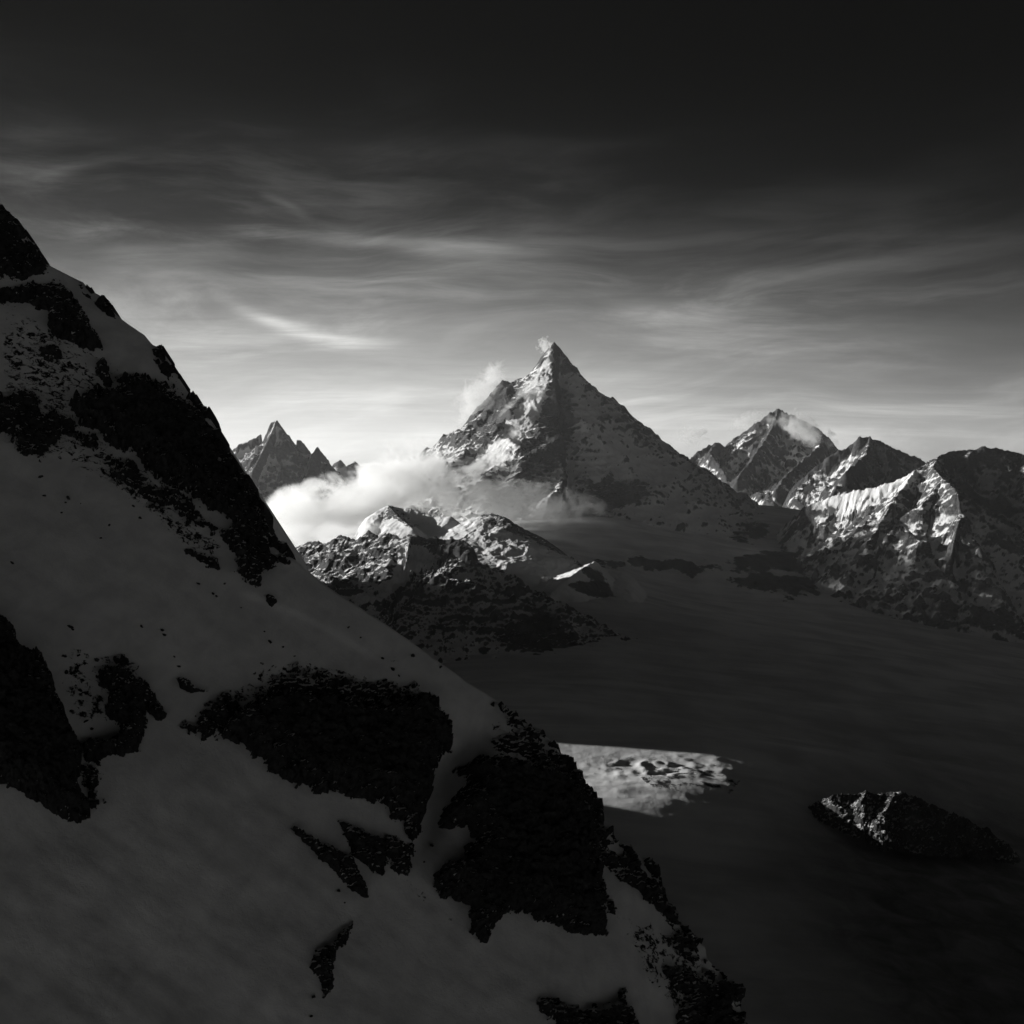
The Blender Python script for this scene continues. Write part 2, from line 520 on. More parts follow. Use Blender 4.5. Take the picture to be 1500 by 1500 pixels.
# darkness low at the right, painted into the snow colour as shade
shade_poly = [(1230, 1195), (1330, 1168), (1430, 1180), (1600, 1210), (1600, 1300), (1600, 1700), (1400, 1700), (1280, 1500), (1220, 1350), (1200, 1240)]
s_ = sdf(px_[vis & (gy < 3000)], py_[vis & (gy < 3000)], shade_poly)
painted_shade = np.zeros(gx.shape)
painted_shade[vis & (gy < 3000)] = sstep(s_ + 40 * fbm(gx[vis & (gy < 3000)] / 150, gy[vis & (gy < 3000)] / 150, 4, 88), -170, 90)
gz = gz + np.where(rk > 0.2, (rk - 0.2) * 30 * ridged(gx / 160, gy / 160, 4, 5) * sstep(gy, 4500, 5000), 0)
# hummocks of the lit patch
hm = bump2(gx, gy, 330, 2215, 170, 60)
gz = gz + hm * 9 * (ridged(gx / 60, gy / 35, 4, 31) - 0.3)
gz = gz + bump2(gx, gy, 250, 2150, 330, 120) * 5 * ridged(gx / 150, gy / 40, 3, 37)
gP = np.stack([gx, gy, gz], -1)
g = grid_mesh('snow_ground', gP, M_glacier, {'rock': rk, 'painted_shade': painted_shade}, origin=(0, 0, -1500))
tag(g, 'broad shaded glacier of smooth snow below the peaks', 'glacier', 'structure')


# ------------------------------------------------------------------ mountains from their ridge lines
def mountain(name, label, ridges, px0, px1, r0, r1, na, nr, mat, rock0=0.5, slope_gain=1.6, conc_gain=0.02, gull=(60, 40), rough=(400, 60),
             masks=(), seed=1, kind='structure', sink=30, cat='mountain', rimdrop=900, crag=8, skyjag=6):
    x, y = polar(px0, px1, r0, r1, na, nr)
    h = np.full(x.shape, -1e9); dist = np.zeros(x.shape); sarc = np.zeros(x.shape)
    wx = 0.13 * rough[0] * fbm(x / rough[0], y / rough[0], 3, seed + 50)
    wy = 0.13 * rough[0] * fbm(x / rough[0] + 31, y / rough[0] - 17, 3, seed + 60)
    for ri, (pts, kl, kr, Lf) in enumerate(ridges):
        W_ = np.array([at(*p) for p in pts])
        acc = ri * 1000.0
        for i in range(len(W_) - 1):
            a, b = W_[i], W_[i + 1]
            e = b[:2] - a[:2]; L2 = float((e ** 2).sum()); Ls = math.sqrt(L2)
            # warp the plan position away from the ridge so faces are not planar
            t = np.clip(((x - a[0]) * e[0] + (y - a[1]) * e[1]) / L2, 0, 1)
            dx = x - a[0] - e[0] * t; dy = y - a[1] - e[1] * t
            d = np.hypot(dx, dy)
            f = sstep(d, 0, 260)
            t = np.clip(((x + wx * f - a[0]) * e[0] + (y + wy * f - a[1]) * e[1]) / L2, 0, 1)
            dx = x + wx * f - a[0] - e[0] * t; dy = y + wy * f - a[1] - e[1] * t
            d = np.hypot(dx, dy)
            side = (e[0] * dy - e[1] * dx) / Ls          # >0 left of travel
            k = kl + (kr - kl) * sstep(-side, -40, 40)
            zz = a[2] + (b[2] - a[2]) * t - k * Lf * (1 - np.exp(-d / Lf))
            c = zz > h
            h = np.where(c, zz, h); dist = np.where(c, d, dist); sarc = np.where(c, acc + t * Ls, sarc)
            acc += Ls
    f = sstep(dist, 0, 120)
    h = h + f * rough[1] * (ridged(x / rough[0], y / rough[0], 5, seed) - 0.62)
    gl = ridged((sarc + wx * 0.6) / gull[0], dist / (gull[0] * 6), 4, seed + 9)
    h = h + f * gull[1] * (gl - 0.55)
    # the patch dives under the ground at its rim
    rim = np.minimum(np.minimum(np.linspace(0, 1, na)[:, None], 1 - np.linspace(0, 1, na)[:, None]) * 14, np.minimum(np.linspace(0, 1, nr)[None], 1 - np.linspace(0, 1, nr)[None]) * 16)

    h = h + (0.35 + f) * crag * (0.65 * ridged((sarc + wx) / (gull[0] * 0.45), dist / (gull[0] * 1.6), 4, seed + 21, 0.6) + 0.35 * ridged(x / 70, y / 70, 4, seed + 22, 0.6) - 0.5)
    h = h + skyjag * 1.6 * fbm(x / (gull[0] * 0.95), y / (gull[0] * 0.95), 5, seed + 23, 0.62)
    gr = ground_base(x, y) - sink
    rw = sstep(rim * 0.6, 0, 1)
    h = np.where(h > gr - 40, h * rw + (gr - 40) * (1 - rw), h)
    P = np.stack([x, y, h], -1)
    nrm = grid_normals(P)
    # concave places collect snow
    hb = h.copy()
    for _ in range(6):
        hb = (hb + np.roll(hb, 2, 0) + np.roll(hb, -2, 0) + np.roll(hb, 2, 1) + np.roll(hb, -2, 1)) / 5
    conc = np.clip((h - hb) * conc_gain, -0.5, 0.5)
    slope = 1 - nrm[..., 2]
    r = rock0 + slope_gain * (slope - 0.36) + conc
    ppx, ppy = proj(x, y, h)
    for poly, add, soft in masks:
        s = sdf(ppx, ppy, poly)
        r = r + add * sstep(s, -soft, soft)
    low = h > gr
    keep = low[:-1, :-1] | low[1:, :-1] | low[:-1, 1:] | low[1:, 1:]
    hh = np.maximum(h, gr - 60)
    P[..., 2] = hh
    o = grid_mesh(name, P, mat, {'rock': r, 'gs': sarc, 'gd': dist}, keep=keep)
    tag(o, label, cat, kind)
    return o


# the great pyramid
mountain('mountain', 'tall pyramid peak with a snow dusted shaded face rising in the middle of the range', [
    ([(812, 499, 8500), (821, 510, 8500), (838, 541, 8500), (852, 556, 8480), (868, 574, 8460), (880, 592, 8440), (895, 605, 8420), (912, 620, 8400), (930, 637, 8380), (952, 655, 8360), (975, 668, 8340), (1005, 690, 8300), (1030, 712, 8250), (1062, 738, 8200), (1110, 770, 8100)], 1.5, 1.0, 3000),
    ([(812, 499, 8500), (804, 511, 8520), (796, 530, 8540), (778, 553, 8570), (752, 560, 8600), (735, 556, 8640), (714, 582, 8680), (697, 597, 8700), (684, 616, 8740), (672, 630, 8760), (660, 647, 8800), (646, 668, 8850), (632, 685, 8900), (620, 705, 8950), (600, 745, 9000)], 1.55, 1.5, 4000),
    ([(806, 508, 8500), (805, 545, 8420), (798, 572, 8350), (787, 600, 8250), (772, 625, 8150), (752, 655, 8000), (730, 686, 7850), (700, 730, 7600)], 1.25, 1.5, 3000),
    ([(813, 508, 8500), (814, 545, 8400), (830, 585, 8250), (842, 620, 8100), (838, 655, 7950), (836, 680, 7800), (850, 712, 7550), (820, 745, 7300), (795, 760, 7150)], 1.0, 1.6, 3000),
    ([(850, 712, 7550), (890, 720, 7500), (950, 705, 7800), (1000, 722, 7700)], 1.0, 1.0, 500),
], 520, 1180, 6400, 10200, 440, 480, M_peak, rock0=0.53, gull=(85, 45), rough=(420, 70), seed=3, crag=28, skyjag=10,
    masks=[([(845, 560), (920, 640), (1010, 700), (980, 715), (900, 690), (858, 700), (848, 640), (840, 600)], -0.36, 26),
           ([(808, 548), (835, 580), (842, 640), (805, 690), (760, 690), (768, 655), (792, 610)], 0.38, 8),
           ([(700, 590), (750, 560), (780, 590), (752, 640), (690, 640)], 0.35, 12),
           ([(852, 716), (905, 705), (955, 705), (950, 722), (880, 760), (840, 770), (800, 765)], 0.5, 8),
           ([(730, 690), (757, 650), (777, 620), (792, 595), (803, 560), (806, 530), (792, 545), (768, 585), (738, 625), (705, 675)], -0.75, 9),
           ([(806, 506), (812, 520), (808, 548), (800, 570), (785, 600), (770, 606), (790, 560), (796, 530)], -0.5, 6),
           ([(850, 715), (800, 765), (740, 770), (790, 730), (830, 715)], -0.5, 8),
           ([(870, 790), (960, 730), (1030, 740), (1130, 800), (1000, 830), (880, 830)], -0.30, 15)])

# the range to its right and left
mountain('mountain', 'broad distant peak with a cloud on its summit right of the pyramid peak', [
    ([(985, 700, 12600), (1008, 672, 12700), (1030, 655, 12800), (1048, 648, 12900), (1062, 652, 13000), (1085, 636, 13000), (1110, 617, 13000), (1128, 605, 13000), (1140, 598, 13000), (1158, 606, 13000), (1172, 613, 13000), (1200, 628, 13000), (1212, 640, 13000), (1232, 662, 13000), (1260, 690, 13000)], 1.3, 0.85, 2500),
    ([(1140, 598, 13000), (1132, 625, 12600), (1110, 660, 12000), (1080, 700, 11400)], 0.9, 0.9, 2500),
    ([(1205, 640, 12900), (1200, 652, 12000), (1178, 672, 11500), (1152, 694, 11000), (1140, 712, 10700)], 0.9, 0.8, 1500),
    ([(1048, 648, 12900), (1040, 662, 12500), (1060, 690, 12000), (1070, 715, 11600)], 0.9, 0.9, 1500),
], 960, 1290, 10000, 14500, 240, 260, M_far, rock0=0.42, gull=(120, 80), rough=(600, 130), seed=21, crag=50, skyjag=34)
mountain('mountain', 'small jagged distant summit with a sunlit snow gully between the broad peak and the dark right massif', [
    ([(1150, 720, 10000), (1185, 690, 10000), (1215, 668, 10000), (1237, 656, 10000), (1250, 648, 10000), (1260, 640, 10000), (1275, 640, 10000), (1288, 646, 10000), (1305, 655, 10000), (1330, 662, 10000), (1352, 674, 10000), (1400, 700, 10000)], 1.2, 0.9, 1500),
    ([(1275, 640, 10000), (1268, 665, 9600), (1240, 690, 9200)], 1.0, 1.0, 1500),
    ([(1296, 650, 10000), (1310, 672, 9600), (1322, 700, 9200)], 1.0, 1.0, 1500),
], 1120, 1480, 8000, 11400, 240, 200, M_far, rock0=0.45, gull=(110, 60), rough=(500, 90), seed=31, crag=45, skyjag=26)
mountain('mountain', 'dark rocky massif with a sunlit craggy west face at the right edge', [
    ([(1340, 690, 6700), (1365, 672, 6800), (1388, 663, 6900), (1405, 660, 6900), (1440, 654, 6900), (1470, 658, 6900), (1500, 664, 6900), (1560, 640, 6900), (1640, 650, 6900)], 1.2, 0.75, 3000),
    ([(1372, 672, 6800), (1366, 684, 6400), (1380, 700, 6100), (1402, 718, 5900), (1408, 750, 5750), (1398, 790, 5600), (1390, 830, 5450)], 0.85, 0.9, 3000),
    ([(1366, 684, 6400), (1340, 690, 6450), (1310, 704, 6500), (1280, 714, 6550), (1240, 722, 6650), (1190, 736, 6750)], 1.0, 0.42, 3000),
    ([(1340, 690, 6450), (1310, 730, 6150), (1290, 765, 5950), (1270, 795, 5800)], 0.7, 0.7, 3000),
    ([(1380, 700, 6100), (1350, 740, 5950), (1330, 790, 5750)], 0.7, 0.7, 3000),
    ([(1500, 664, 6900), (1520, 720, 6200), (1540, 800, 5600)], 0.6, 0.6, 3000),
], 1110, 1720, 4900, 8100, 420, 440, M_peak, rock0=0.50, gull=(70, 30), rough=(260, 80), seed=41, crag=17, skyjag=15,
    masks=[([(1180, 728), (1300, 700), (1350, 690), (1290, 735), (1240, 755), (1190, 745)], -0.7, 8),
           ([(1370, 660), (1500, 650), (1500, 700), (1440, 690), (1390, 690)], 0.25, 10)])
mountain('mountain', 'jagged grey rock peak with a white snow tip rising above the clouds at the left', [
    ([(300, 700, 11000), (335, 662, 11000), (350, 650, 11000), (372, 641, 11000), (385, 634, 11000), (398, 617, 11000), (405, 614, 11000), (414, 628, 11000), (426, 645, 11000), (440, 643, 11000), (452, 660, 11000), (457, 664, 10980), (465, 654, 10960), (475, 668, 10950), (484, 690, 10950), (505, 725, 10900)], 1.4, 1.2, 2500),
    ([(405, 614, 11000), (395, 640, 10800), (370, 690, 10400), (360, 740, 10000)], 1.1, 1.1, 2500),
    ([(465, 654, 10960), (450, 690, 10600), (420, 740, 10200)], 1.1, 1.1, 2500),
], 250, 560, 9000, 12600, 260, 260, M_far, rock0=0.62, gull=(110, 70), rough=(500, 110), seed=51, crag=40, skyjag=14,
    masks=[([(386, 640), (402, 612), (412, 628), (398, 644)], -0.9, 5), ([(335, 665), (362, 642), (372, 650), (350, 680)], -0.7, 5)])
mountain('mountain', 'low far snowy crest showing between the grey rock peak and the pyramid peak', [
    ([(380, 720, 15000), (480, 690, 15000), (492, 676, 15000), (498, 672, 15000), (506, 682, 15000), (520, 675, 15000), (528, 682, 15000), (545, 690, 15000), (575, 684, 15000), (592, 674, 15000), (600, 678, 15000), (625, 676, 15000), (650, 700, 15000), (760, 720, 15000)], 1.0, 0.9, 1500),
], 360, 800, 13600, 16500, 260, 130, M_far, rock0=0.15, gull=(120, 50), rough=(500, 50), seed=61, crag=16, skyjag=8)
mountain('mountain', 'farthest line of hills closing the horizon behind the range', [
    ([(-800, 690, 19000), (0, 690, 19000), (500, 700, 19000), (760, 700, 19000), (1000, 690, 19000), (1200, 690, 19000), (1500, 675, 19000), (2600, 690, 19000)], 0.7, 0.6, 2500),
], -900, 2700, 15500, 23000, 500, 90, M_far, rock0=0.2, gull=(300, 80), rough=(1500, 160), seed=71, crag=30, skyjag=14)

# the middle ground
mountain('mountain_ridge', 'dark rock crest with a shaded snow side curving above the sunlit snow basin', [
    ([(556, 768, 5500), (568, 740, 5400), (578, 743, 5380), (600, 744, 5350), (622, 752, 5300), (640, 757, 5250), (660, 756, 5200), (672, 766, 5150)], 0.7, 0.5, 3000),
    ([(568, 740, 5400), (585, 758, 5200), (605, 775, 5000)], 0.5, 0.6, 3000),
    ([(672, 768, 5150), (688, 762, 5100), (706, 754, 5080), (722, 752, 5050), (740, 757, 5000), (756, 768, 4950), (775, 778, 4900), (800, 790, 4830), (822, 806, 4760), (836, 818, 4700), (850, 826, 4620)], 1.2, 0.42, 2500),
    ([(872, 822, 4560), (860, 828, 4440), (846, 837, 4330), (832, 848, 4220)], 0.9, 0.34, 2500),
    ([(850, 826, 4620), (872, 836, 4550), (884, 852, 4450), (905, 876, 4330)], 1.3, 1.1, 2500),
], 480, 980, 3900, 6100, 440, 400, M_mid, rock0=0.06, gull=(50, 7), rough=(260, 16), seed=81, crag=5, skyjag=5, sink=12,
    masks=[([(700, 750), (745, 752), (800, 785), (850, 824), (880, 838), (905, 875), (860, 845), (836, 822), (790, 802), (740, 780), (700, 765)], 0.9, 6),
           ([(555, 770), (568, 738), (585, 745), (620, 772), (600, 775), (575, 760)], 0.8, 4),
           ([(600, 745), (665, 757), (690, 775), (640, 772), (610, 765)], 0.4, 6),
           ([(830, 856), (850, 850), (880, 855), (906, 877), (875, 876), (845, 866)], 0.9, 4)])
mountain('rocky_knoll', 'speckled dark rock spur with a bright sunlit flank between the snow slope and the glacier', [
    ([(604, 783, 4150), (625, 787, 4140), (650, 789, 4120), (678, 790, 4080), (690, 800, 4020), (700, 815, 3980), (720, 838, 3930), (745, 855, 3880), (770, 875, 3820), (790, 892, 3780), (815, 912, 3720), (838, 926, 3670), (856, 942, 3620), (866, 960, 3570), (872, 976, 3530), (880, 1000, 3480)], 1.5, 0.50, 2500),
    ([(604, 783, 4150), (598, 800, 4060), (596, 818, 3980), (588, 838, 3900), (570, 856, 3820), (545, 868, 3760), (520, 878, 3700), (480, 900, 3600)], 0.62, 0.8, 2500),
    ([(604, 783, 4150), (592, 786, 4350), (575, 802, 4600), (545, 818, 5000), (510, 835, 5500)], 0.62, 0.9, 2500),
    ([(600, 783, 4150), (588, 788, 4180), (572, 779, 4240), (556, 786, 4280), (540, 778, 4330), (520, 790, 4400), (498, 783, 4460), (478, 795, 4500), (456, 792, 4560), (430, 802, 4620), (400, 808, 4680)], 0.62, 1.2, 2500),
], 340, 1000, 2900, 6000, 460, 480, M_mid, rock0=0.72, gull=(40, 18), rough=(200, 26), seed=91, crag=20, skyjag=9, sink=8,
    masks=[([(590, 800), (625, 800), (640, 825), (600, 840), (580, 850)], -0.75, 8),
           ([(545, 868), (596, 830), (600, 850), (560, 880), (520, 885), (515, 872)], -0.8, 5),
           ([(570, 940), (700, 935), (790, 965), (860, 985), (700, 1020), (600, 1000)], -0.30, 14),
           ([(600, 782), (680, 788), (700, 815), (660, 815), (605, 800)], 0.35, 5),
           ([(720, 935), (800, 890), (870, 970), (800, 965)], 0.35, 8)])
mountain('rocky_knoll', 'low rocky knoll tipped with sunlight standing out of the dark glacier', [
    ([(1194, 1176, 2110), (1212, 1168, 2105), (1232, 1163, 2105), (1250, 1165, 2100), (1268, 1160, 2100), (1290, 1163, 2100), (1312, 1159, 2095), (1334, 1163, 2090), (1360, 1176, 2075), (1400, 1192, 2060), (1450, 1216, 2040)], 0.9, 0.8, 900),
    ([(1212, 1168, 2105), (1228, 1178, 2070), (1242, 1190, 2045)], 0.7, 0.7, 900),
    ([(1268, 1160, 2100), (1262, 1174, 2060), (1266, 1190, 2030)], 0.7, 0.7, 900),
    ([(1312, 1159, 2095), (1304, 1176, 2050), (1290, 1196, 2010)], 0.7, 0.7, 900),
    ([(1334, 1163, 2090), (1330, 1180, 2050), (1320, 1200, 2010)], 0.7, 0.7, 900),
], 1140, 1560, 1800, 2400, 420, 300, M_shaded, rock0=0.80, gull=(16, 8), rough=(50, 12), seed=101, crag=11, skyjag=7, sink=-21)

# ------------------------------------------------------------------ an unseen ridge, added beyond the near slope to shade the glacier
def shadow_ridge(name, label, pts, k, r, n, seed, mat, rk_):
    W_ = np.array(pts, float)
    x0, y0 = W_[:, :2].min(0) - r; x1, y1 = W_[:, :2].max(0) + r
    xs = np.linspace(x0, x1, n); ys = np.linspace(y0, y1, int(n * (y1 - y0) / (x1 - x0)))
    x, y = np.meshgrid(xs, ys, indexing='ij')
    h = np.full(x.shape, -1e9); dm_ = np.full(x.shape, 1e9)
    for i in range(len(W_) - 1):
        a, b = W_[i], W_[i + 1]
        e = b[:2] - a[:2]
        t = np.clip(((x - a[0]) * e[0] + (y - a[1]) * e[1]) / (e ** 2).sum(), 0, 1)
        d = np.hypot(x - a[0] - e[0] * t, y - a[1] - e[1] * t)
        h = np.maximum(h, a[2] + (b[2] - a[2]) * t - k * d)
        dm_ = np.minimum(dm_, d)
    h += 14 * (ridged(x / 160, y / 160, 5, seed) - 0.9)
    h += sstep(dm_, 15, 160) * (110 * (ridged(x / 230, y / 230, 6, seed + 3, 0.6) - 0.55))
    P = np.stack([x, y, h], -1)
    nn = grid_normals(P)
    low = h > ground_base(x, y) - 30
    keep = low[:-1, :-1] | low[1:, :-1] | low[:-1, 1:] | low[1:, 1:]
    P[..., 2] = np.maximum(h, ground_base(x, y) - 90)
    o = grid_mesh(name, P, mat, {'rock': rk_ + 1.3 * (0.5 - nn[..., 2])}, keep=keep)
    return tag(o, label, 'mountain', 'structure')


CAST = [(-2600, 200, 700), (-1500, 600, 560), (-1350, 1200, 330), (-1250, 1800, 60), (-1210, 2120, -120), (-1205, 2260, -330), (-1205, 2350, -500), (-1200, 2410, -600), (-1200, 2500, -640), (-1200, 2600, -625),
        (-1200, 2640, -600), (-1200, 2652, -610), (-1200, 2735, -640), (-1200, 2765, -420), (-1210, 2900, -250), (-1240, 3400, -150), (-1300, 3700, -230), (-1310, 3860, -250), (-1320, 3960, -290), (-1330, 4080, -370), (-1340, 4170, -620)]  # crest shaped so its notches let sun onto the glacier patch
shadow_ridge('mountain_ridge', 'added shadow-casting ridge with notches, unseen behind the near snow slope at the left', CAST, 1.7, 900, 300, 7, M_mid, 0.5)

# ------------------------------------------------------------------ the near slope
SKYL = [(-420, -120), (-250, 60), (-120, 185), (-50, 262), (0, 306), (12, 312), (27, 326), (31, 338), (45, 352), (58, 382), (78, 392), (100, 404), (122, 414), (128, 424), (150, 436),
        (163, 446), (165, 457), (185, 474), (212, 492), (224, 506), (233, 509), (244, 524), (256, 540), (262, 550), (265, 562), (274, 572), (288, 590), (303, 603), (312, 622), (320, 634),
        (324, 656), (334, 668), (346, 688), (362, 705), (374, 724), (384, 745), (388, 764), (394, 780), (408, 792), (421, 800), (421, 814), (432, 820), (470, 852), (505, 876), (552, 906), (624, 956),
        (680, 996), (732, 1028), (768, 1058), (800, 1080), (816, 1096), (822, 1112), (845, 1132), (860, 1152), (874, 1182), (880, 1208), (900, 1228), (925, 1248), (950, 1262), (966, 1288), (972, 1318),
        (990, 1345), (1012, 1372), (1032, 1388), (1034, 1405), (1060, 1430), (1082, 1452), (1086, 1500), (1130, 1580), (1250, 1720), (1450, 1950)]
_S = np.array(SKYL, float)
_seg = np.hypot(*np.diff(_S, axis=0).T)
_cum = np.concatenate([[0], np.cumsum(_seg)])
DOWN = np.array([-0.6, 0.8])
_coef = np.linalg.solve(np.array([[1, 0, 305], [1, 1085, 1500], [1, 0, 1500]], float), np.array([1 / 620, 1 / 420, 1 / 300]))


def fore_depth(px, py):
    return 1.0 / (_coef[0] + _coef[1] * px + _coef[2] * py)


def fore_surface(s, t):
    """s: arc length along the skyline, t: distance down the face (negative: over the back)"""
    sx = np.interp(s, _cum, _S[:, 0]); sy = np.interp(s, _cum, _S[:, 1])
    tt = np.maximum(t, 0)
    px = sx + DOWN[0] * tt; py = sy + DOWN[1] * tt
    D = fore_depth(px, py)
    a, b = ray(px, py)
    P = np.stack([a * D, D, b * D], -1)
    back = np.maximum(-t, 0) * D / F
    P = P + back[..., None] * np.array([0.25, 1.0, -0.85])
    # round the crest a little and let the face roll
    P = P + np.array([0, 0, 1.0]) * (-0.0 * back[..., None])
    return P, px, py


NF = np.array([0.36, -0.62, 0.70]); NF /= np.linalg.norm(NF)


def fore_roll(px, py, t):
    """metres of relief of the snow along the face normal"""
    u = px * 0.78 + py * 0.62; v = -px * 0.62 + py * 0.78
    r = 5.0 * fbm(u / 420, v / 300, 3, 201) + 1.6 * fbm(u / 150, v / 90, 3, 202) + 0.35 * fbm(u / 60, v / 22, 3, 203)
    # gully between the two dark buttresses, scoop below the upper field
    def lane(pts, w, dep):
        P = np.asarray(pts, float); d = np.full(px.shape, 1e9)
        dep = dep * sstep(py, 1010, 1090) * sstep(py, 1290, 1180)
        for i in range(len(P) - 1):
            a, b = P[i], P[i + 1]; e = b - a
            q = np.clip(((px - a[0]) * e[0] + (py - a[1]) * e[1]) / (e ** 2).sum(), 0, 1)
            d = np.minimum(d, np.hypot(px - a[0] - e[0] * q, py - a[1] - e[1] * q))
        return -dep * np.exp(-(d / w) ** 2)
    r = r + lane([(640, 1010), (690, 1070), (665, 1130), (640, 1180), (625, 1230), (600, 1300)], 26, 7)
    # wind lip crossing the upper field
    lip = np.interp(px, [330, 370, 440, 500, 640], [855, 868, 895, 928, 1010])
    q = (py - lip) * 0.85
    r = r - 1.0 * (sstep(q, 0, 8) - sstep(q, 8, 60)) * sstep(px, 330, 380) * sstep(px, 620, 520)
    return r * sstep(t, -30, 60) + 0.7 * fbm(px / 34, py / 34, 4, 205, 0.6) * (1 - sstep(np.abs(t), 10, 50))


stp = 3.5
sg = np.arange(0, _cum[-1], stp); tg = np.concatenate([-np.geomspace(300, 3, 26), np.arange(0, 1250, stp)])
S_, T_ = np.meshgrid(sg, tg, indexing='ij')
P, fpx, fpy = fore_surface(S_, T_)
roll = fore_roll(fpx, fpy, T_)
P = P + NF * roll[..., None]

# speckled zones where stones poke through
SPECK = [([(0, 480), (60, 470), (160, 560), (110, 600), (220, 700), (330, 800), (300, 830), (200, 740), (100, 680), (0, 650)], 0.36),
         ([(0, 430), (90, 480), (220, 560), (200, 600), (0, 560)], 0.26),
         ([(90, 950), (200, 960), (240, 1040), (170, 1060), (110, 1060), (120, 1170), (100, 1120), (90, 1020)], 0.33),
         ([(380, 960), (500, 970), (620, 1010), (650, 1050), (560, 1040), (420, 1030), (300, 1040), (360, 990)], 0.34),
         ([(500, 900), (580, 960), (620, 1010), (560, 970)], 0.24),
         ([(700, 1040), (790, 1080), (820, 1120), (740, 1110)], 0.34),
         ([(520, 1300), (600, 1280), (660, 1320), (690, 1380), (620, 1330)], 0.2),
         ([(900, 1330), (1000, 1370), (1060, 1460), (1000, 1500), (930, 1420)], 0.36)]
rf = np.full(fpx.shape, -0.6)
nz = 8 * fbm(fpx / 30, fpy / 30, 4, 301)
for poly, lev in SPECK:
    s_ = sdf(fpx, fpy, poly) + nz
    rf = np.maximum(rf, -0.6 + (0.66 + lev) * sstep(s_, -22, 14))
rf = np.where(T_ < 0, 0.1, rf)
fo = grid_mesh('mountain_slope', P, M_fore, {'rock': rf})
tag(fo, 'near shaded mountain slope of snow falling from upper left to lower right', 'slope', 'structure')


# ---- crags: each one a body of rock standing out of that slope
def z3(pts, ox, oy, k=3.0):
    return [(ox + a / k, oy + b / k) for a, b in pts]


def crag(label, poly, height=9.0, edge=16.0, ragged=7.0, seed=0, snowy=0.0, step=1.6, parts=False):
    A = np.array(poly, float)
    # region of the surface grid that covers the polygon
    s_of = []; t_of = []
    smin, smax, tmin, tmax = 1e9, -1e9, 1e9, -1e9
    sc = np.linspace(0, _cum[-1], 2200)
    sx = np.interp(sc, _cum, _S[:, 0]); sy = np.interp(sc, _cum, _S[:, 1])
    for p in A:
        # solve sky(s) + t*DOWN = p: distance of p from the line through sky(s)
        cr = (p[0] - sx) * DOWN[1] - (p[1] - sy) * DOWN[0]
        i = int(np.argmin(np.abs(cr)))
        t = (p[0] - sx[i]) * DOWN[0] + (p[1] - sy[i]) * DOWN[1]
        smin = min(smin, sc[i]); smax = max(smax, sc[i]); tmin = min(tmin, t); tmax = max(tmax, t)
    sg = np.arange(max(0, smin - 22), min(_cum[-1], smax + 22), step); tg = np.arange(tmin - 22, tmax + 22, step)
    S, T = np.meshgrid(sg, tg, indexing='ij')
    P, px, py = fore_surface(S, T)
    over = np.maximum(-T, 0)
    uu = px * 0.8 + py * 0.6; vv = -px * 0.6 + py * 0.8
    rag = 1.6 * ragged * (fbm(px / 26, py / 26, 5, 400 + seed, 0.62) * 1.6 + 0.9 * fbm(uu / 9, vv / 5, 4, 440 + seed, 0.7))
    # rock that reaches the crest goes over it
    _, qx, qy = fore_surface(S, np.maximum(T, 6.0))
    edge_in = 1 - sstep(T, 6, 26)
    sd = sdf(qx, qy, poly) + rag + 5 * edge_in - over * 0.2
    u = px * 0.8 + py * 0.6; v = -px * 0.6 + py * 0.8
    b1, b2, bv = cells(u / 17 + 0.3 * fbm(px / 20, py / 20, 3, seed), v / 10, 500 + seed)
    c1, c2, cv_ = cells(u / 6.5, v / 4.2, 540 + seed)
    body = np.clip(sd / edge, 0, 1) ** 0.6
    rel = 3.2 * (bv - 0.35) + 1.1 * (cv_ - 0.5) + 2.2 * (ridged(u / 40, v / 26, 5, 600 + seed, 0.6) - 0.4) - 0.9 * np.exp(-((b2 - b1) / 0.12) ** 2)
    disp = -1.6 + 1.6 * sstep(sd, -4, 1) + body * height * (0.30 + 0.70 * sstep(T, 4, 80)) + rel * sstep(sd, -3, 7) * (0.8 + 0.9 * edge_in)
    P = P + NF * (fore_roll(px, py, T) + disp)[..., None]
    # sideways jitter so blocks overhang a little
    P[..., 0] += 0.5 * fbm(px / 7, py / 7, 3, 700 + seed) * sstep(sd, 0, 6)
    n = grid_normals(P)
    r = 1.02 - 1.25 * sstep(n[..., 2], 0.74 - 0.10 * snowy, 0.93) + 0.5 * np.clip((sd - 7) / 16, -0.55, 1.6) - 0.22 * snowy + 0.35 * fbm(px / 22, py / 16, 4, 800 + seed)
    k = sd > -7
    keep = k[:-1, :-1] | k[1:, :-1] | k[:-1, 1:] | k[1:, 1:]
    o = grid_mesh('rock_outcrop', P, M_crag, {'rock': r}, keep=keep)
    tag(o, label, 'rock outcrop', None, 'rock outcrops on the near snow slope')
    return o


